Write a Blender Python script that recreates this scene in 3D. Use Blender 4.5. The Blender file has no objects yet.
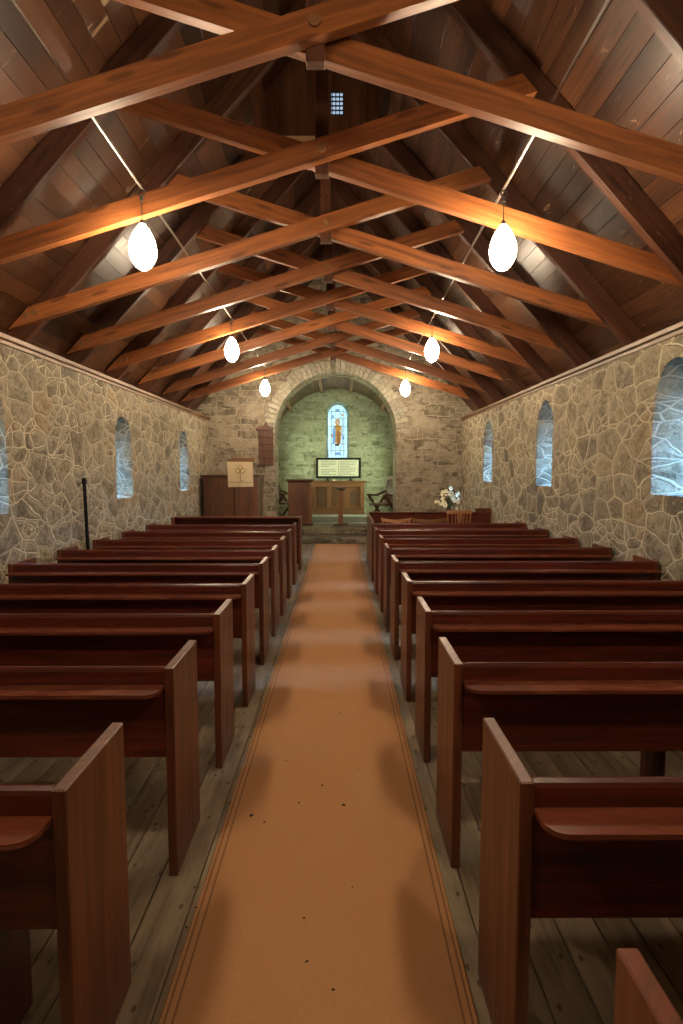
import bpy, bmesh, math, random
from mathutils import Vector, Matrix, noise as mnoise
rnd = random.Random(7)
PI = math.pi
COL = bpy.context.scene.collection
sc = bpy.context.scene

# ------------------------------------------------------------------ materials
class NT:
    def __init__(s, name):
        s.m = bpy.data.materials.new(name); s.m.use_nodes = True
        s.t = s.m.node_tree; s.t.nodes.clear()
        s.out = s.t.nodes.new('ShaderNodeOutputMaterial')
    def n(s, typ, ins=None, **props):
        nd = s.t.nodes.new(typ)
        for k, v in props.items(): setattr(nd, k, v)
        for k, v in (ins or {}).items():
            sock = nd.inputs[k]
            if isinstance(v, bpy.types.NodeSocket): s.t.links.new(v, sock)
            else: sock.default_value = v
        return nd
    def math(s, op, a, b=None, c=None, clamp=False):
        ins = {0: a}
        if b is not None: ins[1] = b
        if c is not None: ins[2] = c
        nd = s.n('ShaderNodeMath', ins, operation=op); nd.use_clamp = clamp
        return nd.outputs[0]
    def mix(s, f, a, b, mode='MIX'):
        nd = s.n('ShaderNodeMix', data_type='RGBA', blend_type=mode)
        for i, v in ((0, f), (6, a), (7, b)):
            if isinstance(v, bpy.types.NodeSocket): s.t.links.new(v, nd.inputs[i])
            else: nd.inputs[i].default_value = v
        return nd.outputs[2]
    def ramp(s, fac, stops, interp='LINEAR'):
        nd = s.n('ShaderNodeValToRGB', {0: fac}); cr = nd.color_ramp; cr.interpolation = interp
        while len(cr.elements) < len(stops): cr.elements.new(0.5)
        for e, (p, c) in zip(cr.elements, stops):
            e.position = p; e.color = c if len(c) == 4 else (*c, 1)
        return nd.outputs[0]
    def smooth(s, v, lo, hi, a=0.0, b=1.0):
        return s.n('ShaderNodeMapRange', {0: v, 1: lo, 2: hi, 3: a, 4: b}, interpolation_type='SMOOTHSTEP').outputs[0]
    def noise(s, vec, scale, detail=3, rough=.5, dist=0.0):
        return s.n('ShaderNodeTexNoise', {'Vector': vec, 'Scale': scale, 'Detail': detail, 'Roughness': rough, 'Distortion': dist})
    def vmap(s, vec, scale=(1, 1, 1), loc=(0, 0, 0)):
        return s.n('ShaderNodeMapping', {0: vec, 1: loc, 3: scale}).outputs[0]
    def bsdf(s, color, rough=.5, bump=None, strength=.3, dist=.01, spec=.5, **extra):
        ins = {'Base Color': color, 'Roughness': rough, 'Specular IOR Level': spec}; ins.update(extra)
        b = s.n('ShaderNodeBsdfPrincipled', ins)
        if bump is not None:
            bp = s.n('ShaderNodeBump', {'Strength': strength, 'Distance': dist, 'Height': bump})
            s.t.links.new(bp.outputs[0], b.inputs['Normal'])
        s.t.links.new(b.outputs[0], s.out.inputs[0])
        return s.m

def wood(name, dark, light, rough=.45, specks=0.0, speckcol=(.55, .42, .28, 1), knots=.6, spec=.5, worn=0.0, tone=(.55, 1.35)):
    k = NT(name)
    uv = k.n('ShaderNodeUVMap').outputs[0]
    rn = k.n('ShaderNodeObjectInfo').outputs['Random']
    off = k.n('ShaderNodeCombineXYZ', {0: k.math('MULTIPLY', rn, 37.0), 1: k.math('MULTIPLY', rn, 11.0), 2: 0.0}).outputs[0]
    uv = k.n('ShaderNodeVectorMath', {0: uv, 1: off}, operation='ADD').outputs[0]
    wob = k.noise(k.vmap(uv, (1.5, 4, 1)), 1.0, 2).outputs[0]
    uv2 = k.n('ShaderNodeVectorMath', {0: uv, 1: k.n('ShaderNodeCombineXYZ', {1: k.math('MULTIPLY', wob, .05)}).outputs[0]}, operation='ADD').outputs[0]
    g = k.noise(k.vmap(uv2, (1.3, 26, 1)), 1.0, 5, .6, .6).outputs[0]
    fine = k.noise(k.vmap(uv2, (4, 190, 1)), 1.0, 3, .6).outputs[0]
    c = k.ramp(g, [(.3, dark), (.7, light)])
    c = k.mix(k.math('MULTIPLY', fine, .35), c, (dark[0] * .5, dark[1] * .5, dark[2] * .5, 1))
    t = k.noise(k.vmap(uv, (.35, 1.7, 1)), 1.0, 2).outputs[0]
    tn = k.n('ShaderNodeMapRange', {0: t, 1: .3, 2: .7, 3: tone[0], 4: tone[1]}).outputs[0]
    c = k.mix(1.0, c, k.n('ShaderNodeCombineColor', {0: tn, 1: tn, 2: tn}).outputs[0], 'MULTIPLY')
    if knots:
        v = k.n('ShaderNodeTexVoronoi', {'Vector': k.vmap(uv2, (1.1, 5.5, 1)), 'Scale': 1.0}, voronoi_dimensions='2D')
        kn = k.smooth(v.outputs['Distance'], .05, .13, 1, 0)
        c = k.mix(k.math('MULTIPLY', kn, knots), c, (dark[0] * .35, dark[1] * .3, dark[2] * .25, 1))
    if specks:
        n1 = k.noise(k.vmap(uv, (7, 14, 1)), 1.0, 5, .65, 1.2).outputs[0]
        n2 = k.noise(k.vmap(uv, (.9, .9, 1)), 1.0, 2).outputs[0]
        sp = k.math('MULTIPLY', k.smooth(n1, .62, .72), k.smooth(n2, .42, .62))
        c = k.mix(k.math('MULTIPLY', sp, specks), c, speckcol)
    if worn:
        n3 = k.noise(k.vmap(uv, (2.5, 9, 1)), 1.0, 5, .7, .8).outputs[0]
        c = k.mix(k.math('MULTIPLY', k.smooth(n3, .5, .75), worn), c, speckcol)
    rg = k.n('ShaderNodeMapRange', {0: g, 1: .2, 2: .8, 3: rough + .1, 4: max(rough - .06, .05)}).outputs[0]
    return k.bsdf(c, rg, k.math('ADD', k.math('MULTIPLY', g, .6), k.math('MULTIPLY', fine, .4)), .18, .004, spec)

def coords(k, warps):
    ob = k.n('ShaderNodeTexCoord').outputs['Object']
    sx = k.n('ShaderNodeSeparateXYZ', {0: ob}).outputs
    base = k.n('ShaderNodeCombineXYZ', {0: k.math('ADD', sx[0], sx[1]), 1: sx[2]}).outputs[0]
    p = base
    for sc_, amp in warps:
        w = k.noise(base, sc_, 2, .5).outputs[1]
        w = k.n('ShaderNodeVectorMath', {0: w, 1: (.5, .5, .5)}, operation='SUBTRACT').outputs[0]
        w = k.n('ShaderNodeVectorMath', {0: w, 3: amp * 2}, operation='SCALE').outputs[0]
        p = k.n('ShaderNodeVectorMath', {0: p, 1: w}, operation='ADD').outputs[0]
    return ob, base, p
def gray(k, v): return k.n('ShaderNodeCombineColor', {0: v, 1: v, 2: v}).outputs[0]

def rubble(name, scale_a, scale_b, ribw, stones, ribcol, strength=.8):
    """random rubble with raised ribbon pointing, laid out on (x+y, z) so that reveals continue the face;
    some of the large stones are broken into smaller ones"""
    k = NT(name); ob, base, p = coords(k, [(1.6, .12), (4.5, .035), (12, .010)])
    def vor(su, sv, loc):
        pv = k.vmap(p, (su, sv, 1), loc)
        de = k.n('ShaderNodeTexVoronoi', {'Vector': pv, 'Scale': 1.0}, voronoi_dimensions='2D', feature='DISTANCE_TO_EDGE').outputs['Distance']
        ce = k.n('ShaderNodeTexVoronoi', {'Vector': pv, 'Scale': 1.0}, voronoi_dimensions='2D').outputs['Color']
        return k.math('DIVIDE', de, (su + sv) / 2), k.n('ShaderNodeSeparateColor', {0: ce}).outputs
    d1, c1 = vor(scale_a[0], scale_a[1], (0, 0, 0))
    d2, c2 = vor(scale_b[0], scale_b[1], (3.3, 7.1, 0))
    mask = k.math('GREATER_THAN', c1[1], .55)
    d2m = k.math('ADD', d2, k.math('MULTIPLY', k.math('SUBTRACT', 1.0, mask), 9.0))
    de = k.math('MINIMUM', d1, d2m)
    cid = k.math('FRACT', k.math('ADD', c1[0], k.math('MULTIPLY', mask, c2[0])))
    wv = k.noise(base, 3.1, 2).outputs[0]
    rw = k.math('MULTIPLY', k.math('ADD', .45, k.math('MULTIPLY', wv, 1.1)), ribw)
    fade = k.smooth(k.noise(base, 1.1, 3, .6).outputs[0], .30, .48, .25, 1.0)
    rib = k.math('MULTIPLY', k.smooth(k.math('DIVIDE', de, rw), .55, 1.1, 1, 0), fade)
    shade = k.smooth(k.math('DIVIDE', de, rw), 1.0, 3.2, 1, 0)
    mott = k.noise(ob, 16, 8, .74, 1.0).outputs[0]
    big = k.noise(ob, 5, 5, .65, .4).outputs[0]
    grain = k.noise(ob, 55, 4, .75).outputs[0]
    col = k.ramp(cid, stones)
    col = k.mix(1.0, col, gray(k, k.n('ShaderNodeMapRange', {0: mott, 1: .3, 2: .7, 3: .28, 4: 1.8}).outputs[0]), 'MULTIPLY')
    sm = k.smooth(k.math('ADD', k.math('SUBTRACT', big, .5), k.math('MULTIPLY', k.math('SUBTRACT', .07, de), 2.2)), -.02, .16)
    col = k.mix(k.math('MULTIPLY', sm, .62), col, (ribcol[0] * .66, ribcol[1] * .64, ribcol[2] * .60, 1))
    col = k.mix(k.math('MULTIPLY', k.smooth(mott, .56, .66), .5), col, (ribcol[0] * .95, ribcol[1] * .95, ribcol[2] * .95, 1))
    rcol = k.mix(grain, (ribcol[0] * .78, ribcol[1] * .78, ribcol[2] * .76, 1), (min(1, ribcol[0] * 1.2), min(1, ribcol[1] * 1.2), ribcol[2] * 1.15, 1))
    col = k.mix(rib, col, rcol)
    st = k.noise(ob, .8, 4, .6).outputs[0]
    col = k.mix(k.smooth(st, .5, .75, 0, .4), col, (.15, .14, .115, 1))
    h = k.math('ADD', k.math('MULTIPLY', rib, .8), k.math('MULTIPLY', k.smooth(de, 0.0, .06), .55))
    h = k.math('ADD', h, k.math('MULTIPLY', mott, 1.1))
    h = k.math('ADD', h, k.math('MULTIPLY', grain, .22))
    return k.bsdf(col, .9, h, strength, .04, .25)

def coursed(name, bw, bh, joint, cols, mort, blobcol, blobs=(.56, .66), strength=.8, jointmix=1.0, warp=.05):
    """roughly coursed rubble with flush mortar"""
    k = NT(name); ob, base, p = coords(k, [(1.3, warp), (4.0, warp * .6), (13, .008)])
    bt = k.n('ShaderNodeTexBrick', {'Vector': p, 'Color1': (0, 0, 0, 1), 'Color2': (1, 1, 1, 1), 'Mortar': (.5, .5, .5, 1), 'Scale': 1.0, 'Mortar Size': joint,
                                    'Mortar Smooth': .6, 'Bias': 0.0, 'Brick Width': bw, 'Row Height': bh}, offset=.43, squash=.68, squash_frequency=3)
    bt2 = k.n('ShaderNodeTexBrick', {'Vector': k.vmap(p, (1, 1, 1), (.13, .07, 0)), 'Color1': (0, 0, 0, 1), 'Color2': (1, 1, 1, 1), 'Mortar': (.5, .5, .5, 1), 'Scale': 1.0, 'Mortar Size': joint * .8,
                                     'Mortar Smooth': .6, 'Bias': 0.0, 'Brick Width': bw * .62, 'Row Height': bh * .5}, offset=.37, squash=1.5, squash_frequency=2)
    zone = k.smooth(k.noise(k.vmap(base, (1.3, 2.2, 1)), 1.0, 2).outputs[0], .5, .53)
    bc = k.mix(zone, bt.outputs[0], bt2.outputs[0]); bf = k.math('ADD', k.math('MULTIPLY', bt.outputs[1], k.math('SUBTRACT', 1.0, zone)), k.math('MULTIPLY', bt2.outputs[1], zone))
    mott = k.noise(ob, 10, 8, .72, .9).outputs[0]; big = k.noise(ob, 3.2, 5, .65, .5).outputs[0]; grain = k.noise(ob, 50, 4, .75).outputs[0]
    sep = k.n('ShaderNodeSeparateColor', {0: bc}).outputs[0]
    col = k.ramp(sep, cols)
    col = k.mix(1.0, col, gray(k, k.n('ShaderNodeMapRange', {0: mott, 1: .3, 2: .7, 3: .5, 4: 1.5}).outputs[0]), 'MULTIPLY')
    col = k.mix(k.math('MULTIPLY', k.smooth(big, .44, .6), .6), col, (mort[0] * .8, mort[1] * .8, mort[2] * .78, 1))
    bl = k.noise(k.vmap(base, (3.0, 6.5, 1)), 1.0, 4, .55, .5).outputs[0]
    col = k.mix(k.math('MULTIPLY', k.smooth(bl, blobs[0], blobs[1]), .8), col, blobcol)
    jf = k.math('MULTIPLY', k.math('MULTIPLY', bf, jointmix), k.smooth(k.noise(base, 2.3, 3, .6).outputs[0], .35, .55, .15, 1.0))
    col = k.mix(jf, col, k.mix(grain, (mort[0] * .8, mort[1] * .8, mort[2] * .8, 1), (*mort, 1)))
    h = k.math('ADD', k.math('MULTIPLY', mott, 1.3), k.math('MULTIPLY', big, .5))
    h = k.math('ADD', h, k.math('MULTIPLY', bf, -.25)); h = k.math('ADD', h, k.math('MULTIPLY', grain, .2))
    return k.bsdf(col, .9, h, strength, .04, .25)

def plain(name, col, rough=.6, var=.2, scale=30, bump=.1, spec=.5, metal=0.0):
    k = NT(name)
    ob = k.n('ShaderNodeTexCoord').outputs['Object']
    n = k.noise(ob, scale, 4, .6).outputs[0]
    c = k.mix(n, tuple(x * (1 - var) for x in col) + (1,), tuple(min(1, x * (1 + var)) for x in col) + (1,))
    return k.bsdf(c, rough, n, bump, .004, spec, Metallic=metal)

def glow(name, col, strength, detail=None):
    k = NT(name)
    e = k.n('ShaderNodeEmission', {0: (*col, 1), 1: strength})
    if detail:
        ob = k.n('ShaderNodeTexCoord').outputs['Object']
        n = k.noise(ob, detail, 3).outputs[0]
        c = k.mix(n, tuple(x * .55 for x in col) + (1,), tuple(min(1, x * 1.2) for x in col) + (1,))
        k.t.links.new(c, e.inputs[0])
    k.t.links.new(e.outputs[0], k.out.inputs[0])
    return k.m

LAMP_COL = (1.0, .79, .54)
M = {}
M['pew'] = wood('mahogany stain', (.036, .0065, .004), (.160, .028, .013), .27, knots=.25, spec=.5, tone=(.75, 1.25))
M['pewend'] = wood('mahogany end boards', (.062, .018, .008), (.185, .054, .023), .34, knots=.3, tone=(.8, 1.2))
M['ledge'] = wood('patchy mahogany ledge', (.085, .020, .010), (.23, .058, .028), .27, knots=.2, worn=.6, speckcol=(.36, .13, .06, 1), tone=(.8, 1.2))  # paler patches mixed into the ledge colour
M['beam'] = wood('pine beam', (.15, .046, .013), (.40, .132, .037), .42, knots=.65, specks=.0, tone=(.75, 1.2))
M['rafter'] = wood('dark rafter', (.042, .0145, .008), (.125, .044, .020), .42, knots=.6, specks=.45, tone=(.7, 1.2))
M['board'] = wood('roof boards', (.040, .0155, .008), (.125, .048, .019), .36, knots=.6, specks=.9, speckcol=(.50, .34, .22, 1), tone=(.35, 1.5))
M['plate'] = wood('weathered moulding', (.11, .055, .028), (.28, .16, .085), .45, knots=.2, specks=.8, speckcol=(.6, .48, .34, 1))
M['darkwood'] = wood('dark oak', (.045, .016, .007), (.12, .045, .020), .4, knots=.1)
M['pulpitwood'] = wood('pulpit oak', (.095, .036, .014), (.21, .082, .034), .4, knots=.1)
M['oak'] = wood('golden oak', (.11, .045, .014), (.24, .105, .036), .45, knots=.1)
M['chairwood'] = wood('beech', (.36, .145, .055), (.56, .27, .12), .4, knots=0)
M['hymnwood'] = wood('hymn board', (.085, .028, .013), (.17, .056, .025), .45, knots=0)
M['vaultwood'] = wood('vault boards', (.085, .048, .024), (.17, .10, .05), .6, knots=.2)
M['paledeal'] = wood('pale deal', (.25, .13, .06), (.42, .24, .12), .6, knots=.3)
M['wall'] = rubble('ribbon pointed rubble', (3.0, 4.4), (4.8, 7.0), .0095,
                   [(0, (.20, .165, .115)), (.3, (.31, .26, .18)), (.5, (.38, .32, .225)), (.7, (.23, .20, .15)), (.88, (.40, .30, .18)), (1, (.16, .14, .11))],
                   (.70, .62, .47), 1.0)
M['gable'] = coursed('coursed rubble', .60, .26, .014, [(0, (.15, .125, .09)), (.4, (.27, .225, .165)), (.7, (.36, .30, .22)), (1, (.20, .175, .135))], (.55, .48, .365), (.10, .082, .058, 1), (.59, .67), 1.0, .75, .085)
M['chancel'] = coursed('greenish flush rubble', .42, .19, .012, [(0, (.22, .25, .17)), (.5, (.35, .38, .28)), (1, (.43, .46, .35))], (.47, .50, .38), (.13, .15, .085, 1), (.62, .67), .9, .5)  # stone and mortar colours themselves lean green
M['step'] = coursed('step stone', .6, .4, .008, [(0, (.13, .115, .085)), (.5, (.21, .185, .14)), (1, (.27, .24, .18))], (.17, .16, .12), (.06, .05, .035, 1), (.55, .66), .9, .3)
M['slab'] = plain('slate slab', (.22, .24, .22), .5, .3, 9, .2)
def voussoir_mat():
    k = NT('arch stone'); uv = k.n('ShaderNodeUVMap').outputs[0]; ob = k.n('ShaderNodeTexCoord').outputs['Object']
    t = k.noise(k.vmap(uv, (.25, .25, 1)), 1.0, 1).outputs[0]; m_ = k.noise(ob, 16, 7, .7, .6).outputs[0]
    c = k.ramp(t, [(.3, (.22, .20, .15)), (.5, (.42, .39, .31)), (.7, (.30, .285, .225))])
    c = k.mix(1.0, c, gray(k, k.n('ShaderNodeMapRange', {0: m_, 1: .3, 2: .7, 3: .55, 4: 1.5}).outputs[0]), 'MULTIPLY')
    return k.bsdf(c, .9, m_, .9, .03, .2)
M['voussoir'] = voussoir_mat()
def floor_mat():
    k = NT('worn floor boards')
    uv = k.n('ShaderNodeUVMap').outputs[0]
    g = k.noise(k.vmap(uv, (1.5, 22, 1)), 1.0, 5, .65, .5).outputs[0]
    b = k.noise(k.vmap(uv, (1.2, 3, 1)), 1.0, 5, .65).outputs[0]
    c = k.ramp(g, [(.3, (.085, .062, .037)), (.7, (.245, .185, .118))])
    c = k.mix(k.smooth(b, .42, .7, 0, .75), c, (.35, .28, .195, 1))
    v = k.n('ShaderNodeTexVoronoi', {'Vector': k.vmap(uv, (5, 9, 1)), 'Scale': 1.0}, voronoi_dimensions='2D').outputs['Distance']
    c = k.mix(k.smooth(v, .05, .08, .8, 0), c, (.05, .035, .02, 1))
    return k.bsdf(c, .6, g, .25, .005, .35)
M['floor'] = floor_mat()
def carpet_mat():
    k = NT('tan carpet')
    ob = k.n('ShaderNodeTexCoord').outputs['Object']
    n = k.noise(ob, 160, 3, .7).outputs[0]
    b = k.noise(k.vmap(ob, (1.2, .8, 1)), 1.3, 5, .6).outputs[0]
    c = k.mix(n, (.345, .165, .072, 1), (.50, .255, .118, 1))
    c = k.mix(k.smooth(b, .45, .75, 0, .35), c, (.50, .29, .16, 1))
    sx = k.n('ShaderNodeSeparateXYZ', {0: ob}).outputs[0]
    e = k.math('SUBTRACT', .477, k.math('ABSOLUTE', sx))       # distance from the nearer long edge
    ln = k.math('ADD', k.smooth(k.math('ABSOLUTE', k.math('SUBTRACT', e, .017)), .002, .005, 1, 0),
                k.smooth(k.math('ABSOLUTE', k.math('SUBTRACT', e, .042)), .002, .005, 1, 0))
    c = k.mix(k.math('MULTIPLY', ln, .65, clamp=True), c, (.10, .05, .028, 1))
    return k.bsdf(c, .95, n, .5, .004, .15)
M['carpet'] = carpet_mat()
M['black'] = plain('black paint', (.007, .007, .007), .6, .2, 20, .05, .2)
M['metal'] = plain('galvanised conduit', (.40, .37, .33), .35, .15, 40, .05, .5, .8)
M['darkmetal'] = plain('dark iron', (.06, .055, .05), .45, .2, 40, .1, .5, .6)
M['bolt'] = plain('wooden peg', (.20, .085, .03), .6, .3, 60, .2)
M['cloth'] = plain('cream cloth', (.74, .59, .36), .8, .08, 60, .1)
M['gold'] = plain('gold embroidery', (.30, .20, .08), .7, .15, 60, .1)
M['goldpale'] = plain('pale embroidery', (.82, .68, .40), .8, .1, 60, .1)
M['paper'] = plain('cream paper', (.55, .57, .47), .7, .04, 20, .02)
M['ink'] = plain('grey ink', (.16, .16, .14), .7, .1, 20, .02)
M['green'] = plain('leaf green', (.06, .11, .035), .6, .4, 25, .1)
M['petal'] = plain('white petal', (.82, .76, .50), .7, .12, 40, .05)
M['yellow'] = plain('yellow stamen', (.62, .45, .12), .7, .1, 40, .05)
M['ceramic'] = plain('brown ceramic', (.16, .10, .06), .3, .1, 20, .02)
M['seatpad'] = plain('dark upholstery', (.02, .022, .025), .8, .3, 60, .1)
M['lead'] = plain('window lead', (.03, .03, .035), .6, .1, 30, .1)
M['pegblack'] = plain('debris', (.03, .02, .012), .9, .2, 60, .1)
M['bulb'] = glow('opal glass lit', LAMP_COL, 190.0)
DAY = (.24, .56, 1.0)
def pane_mat():
    k = NT('clear old glass')
    tr = k.n('ShaderNodeBsdfTransparent', {0: (.92, .94, .95, 1)}); gl = k.n('ShaderNodeBsdfGlossy', {0: (1, 1, 1, 1), 1: .05})
    mx = k.n('ShaderNodeMixShader', {0: .06, 1: tr.outputs[0], 2: gl.outputs[0]}); k.t.links.new(mx.outputs[0], k.out.inputs[0])
    return k.m
M['pane'] = pane_mat()
M['day_v'] = glow('small vent pane', (.55, .72, .95), .75)
M['day_c'] = glow('green glass pane', (.86, 1.0, .62), 60.0)
M['sg_pale'] = glow('pale blue glass', (.50, .80, 1.0), 1.55, 7)
M['sg_blue'] = glow('blue glass', (.25, .50, .85), 1.0, 9)
M['sg_gold'] = glow('gold glass', (.85, .48, .10), .75, 14)
M['sg_red'] = glow('russet glass', (.55, .27, .10), .7, 9)
M['sg_skin'] = glow('flesh glass', (.95, .70, .48), .8, 9)
M['sg_brown'] = glow('umber glass', (.18, .12, .08), .6, 12)

# ------------------------------------------------------------------ mesh builder
class MB:
    def __init__(s): s.v = []; s.f = []; s.uv = []; s.mi = []; s.sm = []
    def add(s, verts, faces, axis=None, mat=0, smooth=False, uvs=None):
        o = len(s.v); s.v += [Vector(p) for p in verts]
        if axis is None:
            lo = [min(p[i] for p in verts) for i in range(3)]; hi = [max(p[i] for p in verts) for i in range(3)]
            i = max(range(3), key=lambda q: hi[q] - lo[q]); axis = Vector((0, 0, 0)); axis[i] = 1
        a = Vector(axis).normalized()
        t = Vector((0, 0, 1)) if abs(a.z) < .8 else Vector((1, 0, 0))
        b = a.cross(t).normalized(); c = a.cross(b)
        ru, rv = rnd.uniform(0, 60), rnd.uniform(0, 60)
        for f in faces:
            s.f.append([o + i for i in f]); s.mi.append(mat); s.sm.append(smooth)
            s.uv.append([(Vector(verts[i]).dot(a) + ru, Vector(verts[i]).dot(b) * 1.0 + Vector(verts[i]).dot(c) * 1.0 + rv) for i in f])
    def box(s, x0, x1, y0, y1, z0, z1, axis=None, mat=0, bev=0.0):
        x0, x1 = min(x0, x1), max(x0, x1); y0, y1 = min(y0, y1), max(y0, y1); z0, z1 = min(z0, z1), max(z0, z1)
        if axis is None:
            e = (x1 - x0, y1 - y0, z1 - z0); i = e.index(max(e)); axis = [0, 0, 0]; axis[i] = 1
        s.bar(Vector(((x0 + x1) / 2, (y0 + y1) / 2, (z0 + z1) / 2)), Vector((x1 - x0, 0, 0)), Vector((0, y1 - y0, 0)), Vector((0, 0, z1 - z0)), axis, mat, bev)
    def bar(s, c, ex, ey, ez, axis=None, mat=0, bev=0.0):
        """box given by centre and three full edge vectors; bev chamfers all edges"""
        c = Vector(c); ex, ey, ez = Vector(ex), Vector(ey), Vector(ez)
        if axis is None: axis = max((ex, ey, ez), key=lambda q: q.length)
        L = (ex.length, ey.length, ez.length); b = min(bev, min(L) * .4)
        if b <= 0:
            P = [c + ex * i + ey * j + ez * k for k in (-.5, .5) for j in (-.5, .5) for i in (-.5, .5)]
            F = [(0, 2, 3, 1), (4, 5, 7, 6), (0, 1, 5, 4), (2, 6, 7, 3), (0, 4, 6, 2), (1, 3, 7, 5)]
            s.add(P, F, axis, mat); return
        bm = bmesh.new(); bmesh.ops.create_cube(bm, size=1.0)
        nx, ny, nz = ex.normalized(), ey.normalized(), ez.normalized()
        for v in bm.verts: v.co = Vector((v.co.x * L[0], v.co.y * L[1], v.co.z * L[2]))
        bmesh.ops.bevel(bm, geom=list(bm.edges), offset=b, segments=1, affect='EDGES', profile=.5)
        bm.verts.index_update()
        P = [c + nx * v.co.x + ny * v.co.y + nz * v.co.z for v in bm.verts]
        F = [[v.index for v in f.verts] for f in bm.faces]; bm.free()
        s.add(P, F, axis, mat)
    def beam(s, p0, p1, w, d, side=(0, 1, 0), mat=0, bev=.006):
        """bar from p0 to p1; w is measured along `side`, d across"""
        p0, p1 = Vector(p0), Vector(p1); a = p1 - p0; sd = Vector(side).normalized()
        u = a.normalized().cross(sd).normalized()
        s.bar((p0 + p1) / 2, a, sd * w, u * d, a, mat, bev)
    def prism(s, poly, ext, mat=0, axis=None):
        """poly: planar 3d points, ext: extrusion vector"""
        n = len(poly); P = [Vector(p) for p in poly] + [Vector(p) + Vector(ext) for p in poly]
        F = [list(range(n))[::-1], list(range(n, 2 * n))] + [[i, (i + 1) % n, n + (i + 1) % n, n + i] for i in range(n)]
        s.add(P, F, axis, mat)
    def tube(s, pts, r, seg=10, mat=0, caps=True):
        pts = [Vector(p) for p in pts]; rs = r if isinstance(r, (list, tuple)) else [r] * len(pts)
        P = []; prev = None
        for i, p in enumerate(pts):
            t = (pts[min(i + 1, len(pts) - 1)] - pts[max(i - 1, 0)]).normalized()
            ref = prev if prev is not None else (Vector((0, 0, 1)) if abs(t.z) < .9 else Vector((1, 0, 0)))
            b = (ref - t * ref.dot(t)).normalized(); prev = b; c = t.cross(b)
            P += [p + (b * math.cos(2 * PI * k / seg) + c * math.sin(2 * PI * k / seg)) * rs[i] for k in range(seg)]
        F = []
        for i in range(len(pts) - 1):
            for k in range(seg):
                F.append((i * seg + k, i * seg + (k + 1) % seg, (i + 1) * seg + (k + 1) % seg, (i + 1) * seg + k))
        if caps: F += [list(range(seg))[::-1], list(range((len(pts) - 1) * seg, len(pts) * seg))]
        s.add(P, F, pts[-1] - pts[0], mat, True)
    def lathe(s, prof, c=(0, 0, 0), seg=24, mat=0):
        c = Vector(c); P = []
        for r, z in prof:
            P += [c + Vector((r * math.cos(2 * PI * k / seg), r * math.sin(2 * PI * k / seg), z)) for k in range(seg)]
        F = []
        for i in range(len(prof) - 1):
            for k in range(seg):
                F.append((i * seg + k, i * seg + (k + 1) % seg, (i + 1) * seg + (k + 1) % seg, (i + 1) * seg + k))
        if prof[0][0] > 1e-4: F.append(list(range(seg))[::-1])
        if prof[-1][0] > 1e-4: F.append(list(range((len(prof) - 1) * seg, len(prof) * seg)))
        s.add(P, F, (0, 0, 1), mat, True)
    def build(s, name, mats, parent=None, loc=None):
        me = bpy.data.meshes.new(name)
        off = Vector(loc) if loc is not None else Vector((0, 0, 0))
        me.from_pydata([p - off for p in s.v], [], s.f)
        uvl = me.uv_layers.new(name='UVMap'); i = 0
        for pi, p in enumerate(me.polygons):
            p.material_index = s.mi[pi]; p.use_smooth = s.sm[pi]
            for q, li in enumerate(p.loop_indices): uvl.data[li].uv = s.uv[pi][q]
        for m in (mats if isinstance(mats, (list, tuple)) else [mats]): me.materials.append(m)
        me.validate()
        bm = bmesh.new(); bm.from_mesh(me); bmesh.ops.recalc_face_normals(bm, faces=bm.faces); bm.to_mesh(me); bm.free()
        if any(s.sm):
            try: me.set_sharp_from_angle(angle=math.radians(40))
            except Exception: pass
        o = bpy.data.objects.new(name, me); COL.objects.link(o); o.location = off
        if parent is not None:
            o.parent = parent; o.location = off
        return o

def tag(o, label=None, cat=None, group=None, kind=None):
    for k, v in (('label', label), ('category', cat), ('group', group), ('kind', kind)):
        if v: o[k] = v
    return o
def empty(name, loc=(0, 0, 0), label=None, cat=None, group=None, kind=None, rz=0.0):
    o = bpy.data.objects.new(name, None); COL.objects.link(o); o.location = loc; o.rotation_euler = (0, 0, rz)
    o.empty_display_size = .1
    return tag(o, label, cat, group, kind)
def copy_tree(o, parent=None):
    c = o.copy(); COL.objects.link(c)
    if parent is not None: c.parent = parent
    for ch in list(o.children): copy_tree(ch, c)
    return c

# ------------------------------------------------------------------ dimensions (metres; the aisle runs along +Y)
XL, XR = -2.95, 2.77            # inner faces of the side walls
WT = .65                        # wall thickness
D = 12.5                        # face of the chancel arch wall
YB = -2.6                       # rear wall face
ZW = 2.80                       # top of the side walls
XC = -.13                       # roof centre line
SL = 1.072                      # roof slope
RZ = 6.18                       # rafter centre line height at the ridge
CZ = RZ + .135                  # underside of the boards at the ridge
ZP = .272                       # chancel floor
DB = 16.0                       # chancel east wall face
AC, AR, AS = -.087, 1.373, 2.473  # chancel arch centre, radius, springing
VT = .75                        # arch wall thickness
VR, VZ = 1.87, 2.10             # vault radius and centre height

def roof_z(x): return CZ - SL * abs(x - XC)

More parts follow.
